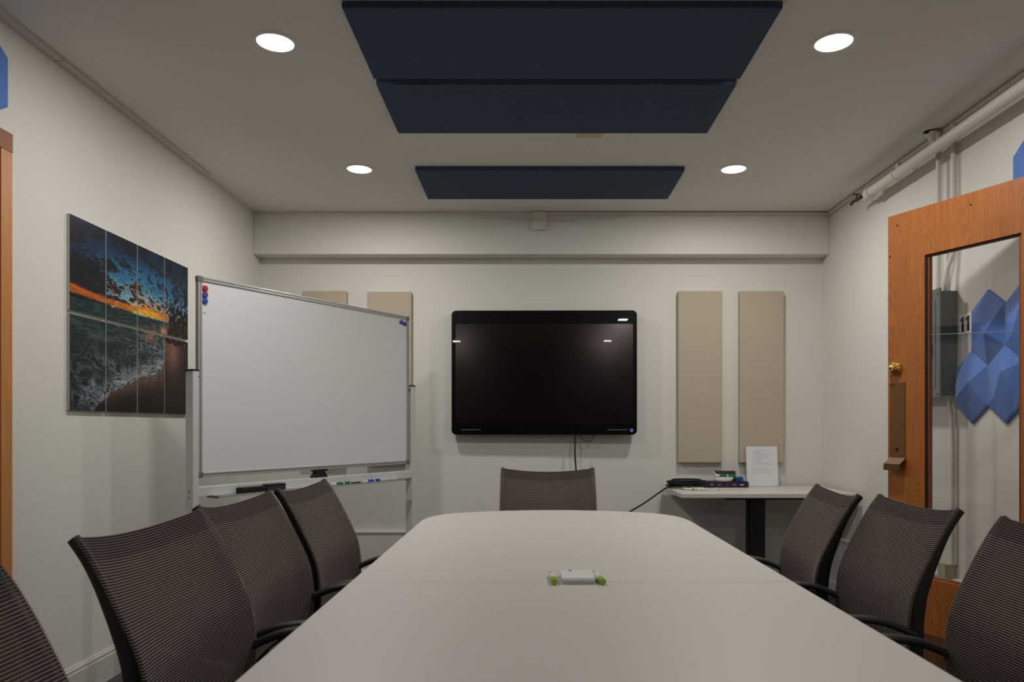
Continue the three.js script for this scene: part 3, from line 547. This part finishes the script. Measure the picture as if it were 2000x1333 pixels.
function makeChair(label, group) {
  const t = thing('mesh_chair', label, 'chair', [0, 0, 0], 0, group);
  // knitted back: ribs, and the dark net that holds them
  const ribs = [], hem = [], N = 22; let y = BTOP;
  while (y > BBOT) {
    const dy = 0.002, sl = V(0, dy, -(backB(y) - backB(y - dy))).normalize(), pts = [], e = bwAt(y);
    pts.push(V(-e - 0.004, y, -backB(y) - 0.007));
    for (let i = 0; i <= N; i++) pts.push(onBack(-1 + 2 * i / N, y));
    pts.push(V(e + 0.004, y, -backB(y) - 0.007));
    (y > BTOP - 0.047 ? hem : ribs).push(sweep(pts, () => sl, () => [0.00165, 0.0013], 6));
    y -= 0.0066 * sl.y;
  }
  part('mesh_ribs', merge(ribs), M.rib, t, undefined, 'ribbed taupe mesh'); part('hem_ribs', merge(hem), M.ribHem, t, undefined, 'darker doubled hem');
  const sheet = (y0, y1, off, rows, f0 = -1, f1 = 1) => {
    const P = [], UV = [], I = [], C = 20;
    for (let r = 0; r <= rows; r++) for (let c = 0; c <= C; c++) { const q = onBack(f0 + (f1 - f0) * c / C, y0 + (y1 - y0) * r / rows, off); P.push(q.x, q.y, q.z); UV.push(q.x, q.y); if (r && c) { const a = (r - 1) * (C + 1) + c - 1; I.push(a, a + 1, a + C + 1, a + 1, a + C + 2, a + C + 1); } }
    const g = new THREE.BufferGeometry(); g.setAttribute('position', new THREE.Float32BufferAttribute(P, 3)); g.setAttribute('uv', new THREE.Float32BufferAttribute(UV, 2)); g.setIndex(I); g.computeVertexNormals(); return g;
  };
  part('net', sheet(BBOT, BTOP - 0.001, 0.0018, 30), chairNet, t, undefined, 'dark open net');
  part('top_hem', sheet(BTOP - 0.058, BTOP - 0.001, 0.005, 6), M.webbing, t);
  for (const s of [-1, 1]) part('side_hem', sheet(BBOT, BTOP - 0.001, 0.004, 24, s > 0 ? 0.88 : -1, s > 0 ? 1 : -0.88), M.webbing, t);
  // side bars, getting deeper downwards
  for (const s of [-1, 1]) {
    const pts = [], ys = [];
    for (let i = 0; i <= 26; i++) { const yy = 0.43 + (BTOP - 0.004 - 0.43) * i / 26; ys.push(yy); const dp = 0.014 + 0.011 * sm(0.9, 0.62, yy); pts.push(V(s * (bwAt(Math.max(yy, BBOT)) - 0.0095), yy, -backB(yy) - 0.004 - dp)); }
    part('side_bar', sweep(pts, () => V(1, 0, 0), (i) => [0.0085, 0.013 + 0.012 * sm(0.9, 0.62, ys[i])], 10, 0.7), M.black, t);
  }
  { const pts = []; for (let i = 0; i <= 20; i++) pts.push(onBack(-0.96 + 1.92 * i / 20, BTOP - 0.05, 0.014)); part('top_rail', sweep(pts, () => V(0, 1, 0), () => [0.009, 0.006], 8), M.black, t); }
  { const pts = []; for (let i = 0; i <= 20; i++) pts.push(onBack(-0.98 + 1.96 * i / 20, 0.5, 0.016)); part('lower_rail', sweep(pts, () => V(0, 1, 0), () => [0.02, 0.01], 8), M.black, t); }
  part('spine', sweep(smooth([V(0, 0.5, -0.06), V(0, 0.43, -0.075), V(0, 0.385, 0.0), V(0, 0.385, 0.12)], 16), () => V(1, 0, 0), () => [0.045, 0.012], 10), M.black, t);
  // looped arms
  for (const s of [-1, 1]) {
    const x = s * 0.25;
    part('armrest', sweep(smooth([V(s * 0.245, 0.566, -0.02), V(x, 0.58, 0.01), V(x, 0.603, 0.07), V(x, 0.613, 0.14), V(x, 0.612, 0.22), V(x, 0.6, 0.28), V(x, 0.56, 0.31), V(x, 0.5, 0.31), V(x, 0.445, 0.27), V(s * 0.23, 0.42, 0.24)], 44), () => V(1, 0, 0), () => [0.019, 0.0115], 12, 0.8), M.armBlack, t);
  }
  const seat = rbox(0.48, 0.065, 0.46, 0.03, 4); part('seat', seat, M.seat, t, [0, 0.455, 0.22]);
  part('seat_pan', rbox(0.42, 0.03, 0.4, 0.012), M.black, t, [0, 0.41, 0.22]);
  part('gas_column', merge([cyl(0.025, 0.24, 20).translate(0, 0.23, 0.2), cyl(0.014, 0.1, 16).translate(0, 0.36, 0.2)]), M.black, t);
  for (let k = 0; k < 5; k++) {
    const a = k / 5 * 2 * Math.PI + 0.3, dx = Math.sin(a), dz = Math.cos(a);
    const l = part('base_leg', sweep([V(0, 0.115, 0.2), V(dx * 0.12, 0.105, 0.2 + dz * 0.12), V(dx * 0.23, 0.07, 0.2 + dz * 0.23)], () => V(dz, 0, -dx), (i) => [0.022 - i * 0.005, 0.016 - i * 0.003], 8), M.black, t);
    part('caster', cylX(0.027, 0.04, 18).rotateY(a).translate(dx * 0.235, 0.027, 0.2 + dz * 0.235), M.rubber, l);
  }
  return t;
}
const netAlpha = dataTex(64, 64, (u, v) => { const n = Math.abs(u - 0.5) < 0.34 ? 255 : 232; return [n, n, n]; }, { srgb: false, rx: 230, ry: 60 });
const chairNet = std('#241b17', 0.9, { alphaMap: netAlpha, transparent: true, side: THREE.DoubleSide });
{
  // fitted by the two upper corners of each back: [near/left corner], [far/right corner] as x, depth, height
  const list = [
    { L: [-0.903, 1.47, 0.935], R: [-0.882, 1.975, 0.933], face: 'x', label: 'large mesh chair at lower left, the second nearest of the left row' },
    { L: [-0.85, 0.68, 0.935], R: [-0.84, 1.172, 0.935], face: 'x', label: 'nearest mesh chair of the left row, cut by the lower left corner' },
    { L: [-0.914, 2.035, 0.935], R: [-0.889, 2.525, 0.935], face: 'x', label: 'third mesh chair of the left row, in front of the eraser tray' },
    { L: [-0.882, 2.59, 0.935], R: [-0.857, 3.09, 0.935], face: 'x', label: 'farthest mesh chair of the left row, covering part of the marker tray' },
    { L: [1.229, 1.93, 0.92], R: [1.25, 1.44, 0.92], face: '-x', label: 'mesh chair at the lower right corner, cut by the picture edge' },
    { L: [1.224, 2.6, 0.911], R: [1.239, 2.14, 0.92], face: '-x', label: 'middle mesh chair of the right row, before the open oak door' },
    { L: [1.198, 3.1, 0.918], R: [1.159, 2.62, 0.9085], face: '-x', label: 'farthest mesh chair of the right row, beside the side table' },
    { L: [-0.156, 3.95, 0.933], R: [0.341, 3.95, 0.933], face: 'z', label: 'mesh chair alone at the far head of the table below the screen' },
  ];
  const proto = makeChair(list[0].label, 'mesh chairs around the conference table');
  list.forEach((c, i) => {
    let o = proto;
    if (i) { o = proto.clone(); o.name = numbered('mesh_chair'); o.userData = { ...proto.userData, label: c.label }; scene.add(o); }
    const A = V(c.L[0], c.L[2], -c.L[1]), B = V(c.R[0], c.R[2], -c.R[1]);
    // world across = sitter's left-to-right as local x; local x points from A to B for a sitter facing the camera side
    const ax = V().subVectors(B, A), flat = V(ax.x, 0, ax.z).normalize();
    const turn = Math.atan2(-flat.z, flat.x);                     // local x -> flat
    const mid = V().addVectors(A, B).multiplyScalar(0.5), fz = V(Math.sin(turn), 0, Math.cos(turn));
    const drop = mid.y - BTOP, b = backB(BTOP);
    o.rotation.set(0, turn, 0);
    o.position.set(mid.x + fz.x * b, 0, mid.z + fz.z * b);
    o.rotation.order = 'YXZ';
    o.scale.set(Math.min(1.04, ax.length() / (2 * BW)), (BTOP + drop) / BTOP, 1);
  });
}

// ---------------------------------------------------------------- right wall: pipe, conduits, panel board, number sign, felt tiles
{
  const p = thing('ceiling_pipe', 'white painted pipe running along the right wall below the ceiling', 'pipe', [1.992, 2.53, -2.8]);
  part('pipe', cylZ(0.028, 4.2, 28).translate(0, 0, 0.55), M.whitePipe, p);
  part('end_coupling', merge([cylZ(0.033, 0.05, 28).translate(0, 0, -1.53), cylZ(0.018, 0.06, 20).translate(0.012, -0.006, -1.59)]), M.whitePipe, p);
  for (const z of [-1.22, 0.4]) part('hanger', merge([cylZ(0.031, 0.022, 28).translate(0, 0, z), span(0.004, 0.02, 0.02, 0.062, z - 0.012, z + 0.012, 0.002), span(0.012, 0.09, 0.05, 0.062, z - 0.012, z + 0.012, 0.002)]), M.whitePipe, p);
  const v = thing('drain_valve', 'small brass drain valve at the far end of the white pipe', 'valve', [1.985, 2.53, -4.44]);
  part('body', cylZ(0.011, 0.07, 16).translate(-0.004, 0.002, -0.0), M.valveBrass, v); part('spout', sweep(smooth([V(-0.005, 0, -0.03), V(-0.012, 0, -0.075), V(-0.018, -0.012, -0.09)], 10), () => V(0, 1, 0), () => [0.009, 0.009], 10), M.valveBrass, v);
  part('handle', merge([cyl(0.004, 0.03, 10).translate(-0.006, 0.018, -0.03), rbox(0.045, 0.006, 0.012, 0.002).translate(-0.008, 0.034, -0.03)]), M.valveBrass, v);
  const e = thing('pipe_escutcheon', 'white funnel where a riser from the pipe meets the ceiling', 'pipe', [2.045, CEIL, -3.745]);
  part('cup', lathe([[0.012, -0.075], [0.016, -0.05], [0.032, -0.02], [0.041, -0.008]], 28).scale(1, 1, 1), M.whitePipe, e); part('opening', merge([cyl(0.034, 0.005, 20).translate(-0.012, -0.0028, 0), cyl(0.012, 0.012, 12).translate(-0.03, -0.008, 0.01)]), M.hole, e);
  const c = (label, pts, r = 0.0115) => solo('conduit', label, 'conduit', tube(pts, r, 60, 14), M.conduit, [0, 0, 0]);
  c('left vertical conduit dropping from the pipe into the grey panel box', [V(2.05, CEIL - 0.02, -3.705), V(2.05, 2.3, -3.705), V(2.05, 2.05, -3.705), V(2.045, 1.818, -3.705)]);
  c('right vertical conduit with a bend above the grey panel box', [V(2.066, CEIL - 0.02, -3.6), V(2.066, 2.3, -3.6), V(2.066, 2.02, -3.6), V(2.05, 1.93, -3.625), V(2.045, 1.87, -3.635), V(2.045, 1.818, -3.635)]);
  c('conduit running down the wall from the grey panel box to the cream outlet box', [V(2.05, 1.312, -3.625), V(2.06, 1.24, -3.615), V(2.068, 1.1, -3.61), V(2.068, 0.8, -3.61), V(2.068, 0.478, -3.61)], 0.010);
  const b = thing('electrical_panel', 'grey electrical panel box on the wall seen through the door glass', 'electrical panel', [XR, 1.31, -3.6]);
  part('body', span(-0.083, 0, 0, 0.51, -0.4, 0, 0.003), M.panelGrey, b);
  part('cover', span(-0.091, -0.083, -0.012, 0.524, -0.412, 0.008, 0.002), M.panelDoor, b);
  part('door', span(-0.094, -0.091, 0.04, 0.47, -0.38, -0.03, 0.002), M.panelDoor, b);
  part('latch', merge([span(-0.099, -0.093, 0.195, 0.25, -0.075, -0.05, 0.002), span(-0.1, -0.099, 0.232, 0.244, -0.07, -0.055, 0.0005)]), M.panelGrey, b);
  part('sticker', span(-0.0915, -0.091, 0.485, 0.505, -0.12, -0.07), M.whitePlastic, b);
  for (const y of [0.003, 0.495]) part('screw', cylX(0.004, 0.003, 12).translate(-0.0915, y, -0.012), M.black, b);
  const o = thing('outlet_box', 'cream outlet box at the foot of the conduit behind the door glass', 'junction box', [XR, 0.35, -3.61]);
  part('body', span(-0.052, 0, 0, 0.13, -0.066, 0, 0.004), M.cream, o); part('cover_plate', span(-0.056, -0.052, -0.002, 0.132, -0.068, 0.002, 0.0015), M.cream, o);
  const num = canvasTex(256, 256, (g, w, h) => {
    g.fillStyle = '#fbfbf8'; g.fillRect(0, 0, w, h); g.fillStyle = '#0a0a0a';
    for (const x of [70, 178]) { g.beginPath(); g.moveTo(x - 44, 66); g.lineTo(x - 8, 30); g.lineTo(x + 34, 30); g.lineTo(x + 34, 226); g.lineTo(x - 16, 226); g.lineTo(x - 16, 84); g.lineTo(x - 44, 92); g.closePath(); g.fill(); }
  });
  const n = thing('number_sign', 'white square sign with a black number 11 between panel box and felt tiles', 'sign', [XR, 1.648, -3.532], -Math.PI / 2);
  part('plate', span(-0.053, 0.053, -0.049, 0.049, 0, 0.003, 0.0008), M.whitePlastic, n);
  part('number', new THREE.BoxGeometry(0.104, 0.096, 0.0004), std('#ffffff', 0.5, { map: num }), n, [0, 0, 0.0033]);
}
// faceted hexagonal felt tiles: wall-local x along the wall, y up, z out
function hexTile(variant) {
  const a = 0.1225, t = 0.172, s = 0.09;
  const rim = [[0, t], [a, s], [a, -s], [0, -t], [-a, -s], [-a, s]];
  const V3 = rim.map(([x, y]) => [x, y, 0.012]), base = rim.map(([x, y]) => [x, y, 0]);
  const tri = (l, A, B, C) => l.push(...A, ...B, ...C), P = [];
  for (let i = 0; i < 6; i++) { const j = (i + 1) % 6; tri(P, base[i], V3[j], V3[i]); tri(P, base[i], base[j], V3[j]); }
  // two raised points per tile joined by a ridge; the plain tile only has a bevelled rim
  if (variant === 3) { const q = rim.map(([x, y]) => [x * 0.93, y * 0.93, 0.018]); for (let i = 0; i < 6; i++) { const j = (i + 1) % 6; tri(P, V3[i], q[j], q[i]); tri(P, V3[i], V3[j], q[j]); tri(P, q[i], q[j], [0, 0, 0.018]); } } else {
    const e = rim.map(([x, y]) => [x * 0.93, y * 0.93, 0.017]);
    for (let i = 0; i < 6; i++) { const j = (i + 1) % 6; tri(P, V3[i], e[j], e[i]); tri(P, V3[i], V3[j], e[j]); }
    const [p, q, own] = [[[-0.045, 0.055, 0.05], [0.055, -0.03, 0.062], 'pqqqpp'], [[0.04, 0.05, 0.06], [-0.03, -0.06, 0.045], 'pppqqq'], [[0.05, 0.02, 0.058], [-0.045, -0.05, 0.062], 'pppqqq']][variant];
    const at = [...own].map(k => (k === 'p' ? p : q));
    for (let i = 0; i < 6; i++) { const j = (i + 1) % 6; tri(P, e[i], e[j], at[i]); if (at[i] !== at[j]) tri(P, e[j], at[j], at[i]); }
  }
  // all were listed clockwise when seen from outside: turn them
  for (let i = 0; i < P.length; i += 9) for (let k = 0; k < 3; k++) { const q = P[i + 3 + k]; P[i + 3 + k] = P[i + 6 + k]; P[i + 6 + k] = q; }
  const g = new THREE.BufferGeometry(); g.setAttribute('position', new THREE.Float32BufferAttribute(P, 3)); g.computeVertexNormals(); return metreUV(g);
}
{
  const G = [0, 1, 2, 3].map(hexTile), dx = 0.2465, dy = 0.263;
  const tile = (side, y, z, v, label, group) => { const m = solo('felt_tile', label, 'felt tile', G[v], M.felt, [side > 0 ? XR : XL, y, z], group); m.rotation.y = side > 0 ? -Math.PI / 2 : Math.PI / 2; };
  const y0 = 1.605, z0 = -3.345, grp = 'blue felt tiles seen through the door glass';
  tile(1, y0, z0, 0, 'upper left faceted blue felt tile beside the number sign', grp);
  tile(1, y0, z0 + dx, 1, 'upper right faceted blue felt tile cut by the door stile', grp);
  tile(1, y0 - dy, z0 - dx / 2, 2, 'lower left faceted blue felt tile below the number sign', grp);
  tile(1, y0 - dy, z0 + dx / 2, 1, 'lower right faceted blue felt tile, its bottom tip showing', grp);
  tile(1, 2.225, -3.045, 3, 'blue felt tile high on the right wall above the oak door', undefined);
  tile(-1, 2.42, -2.587, 3, 'blue felt tile high on the left wall above the door casing', undefined);
}
renderer.render(scene, camera);
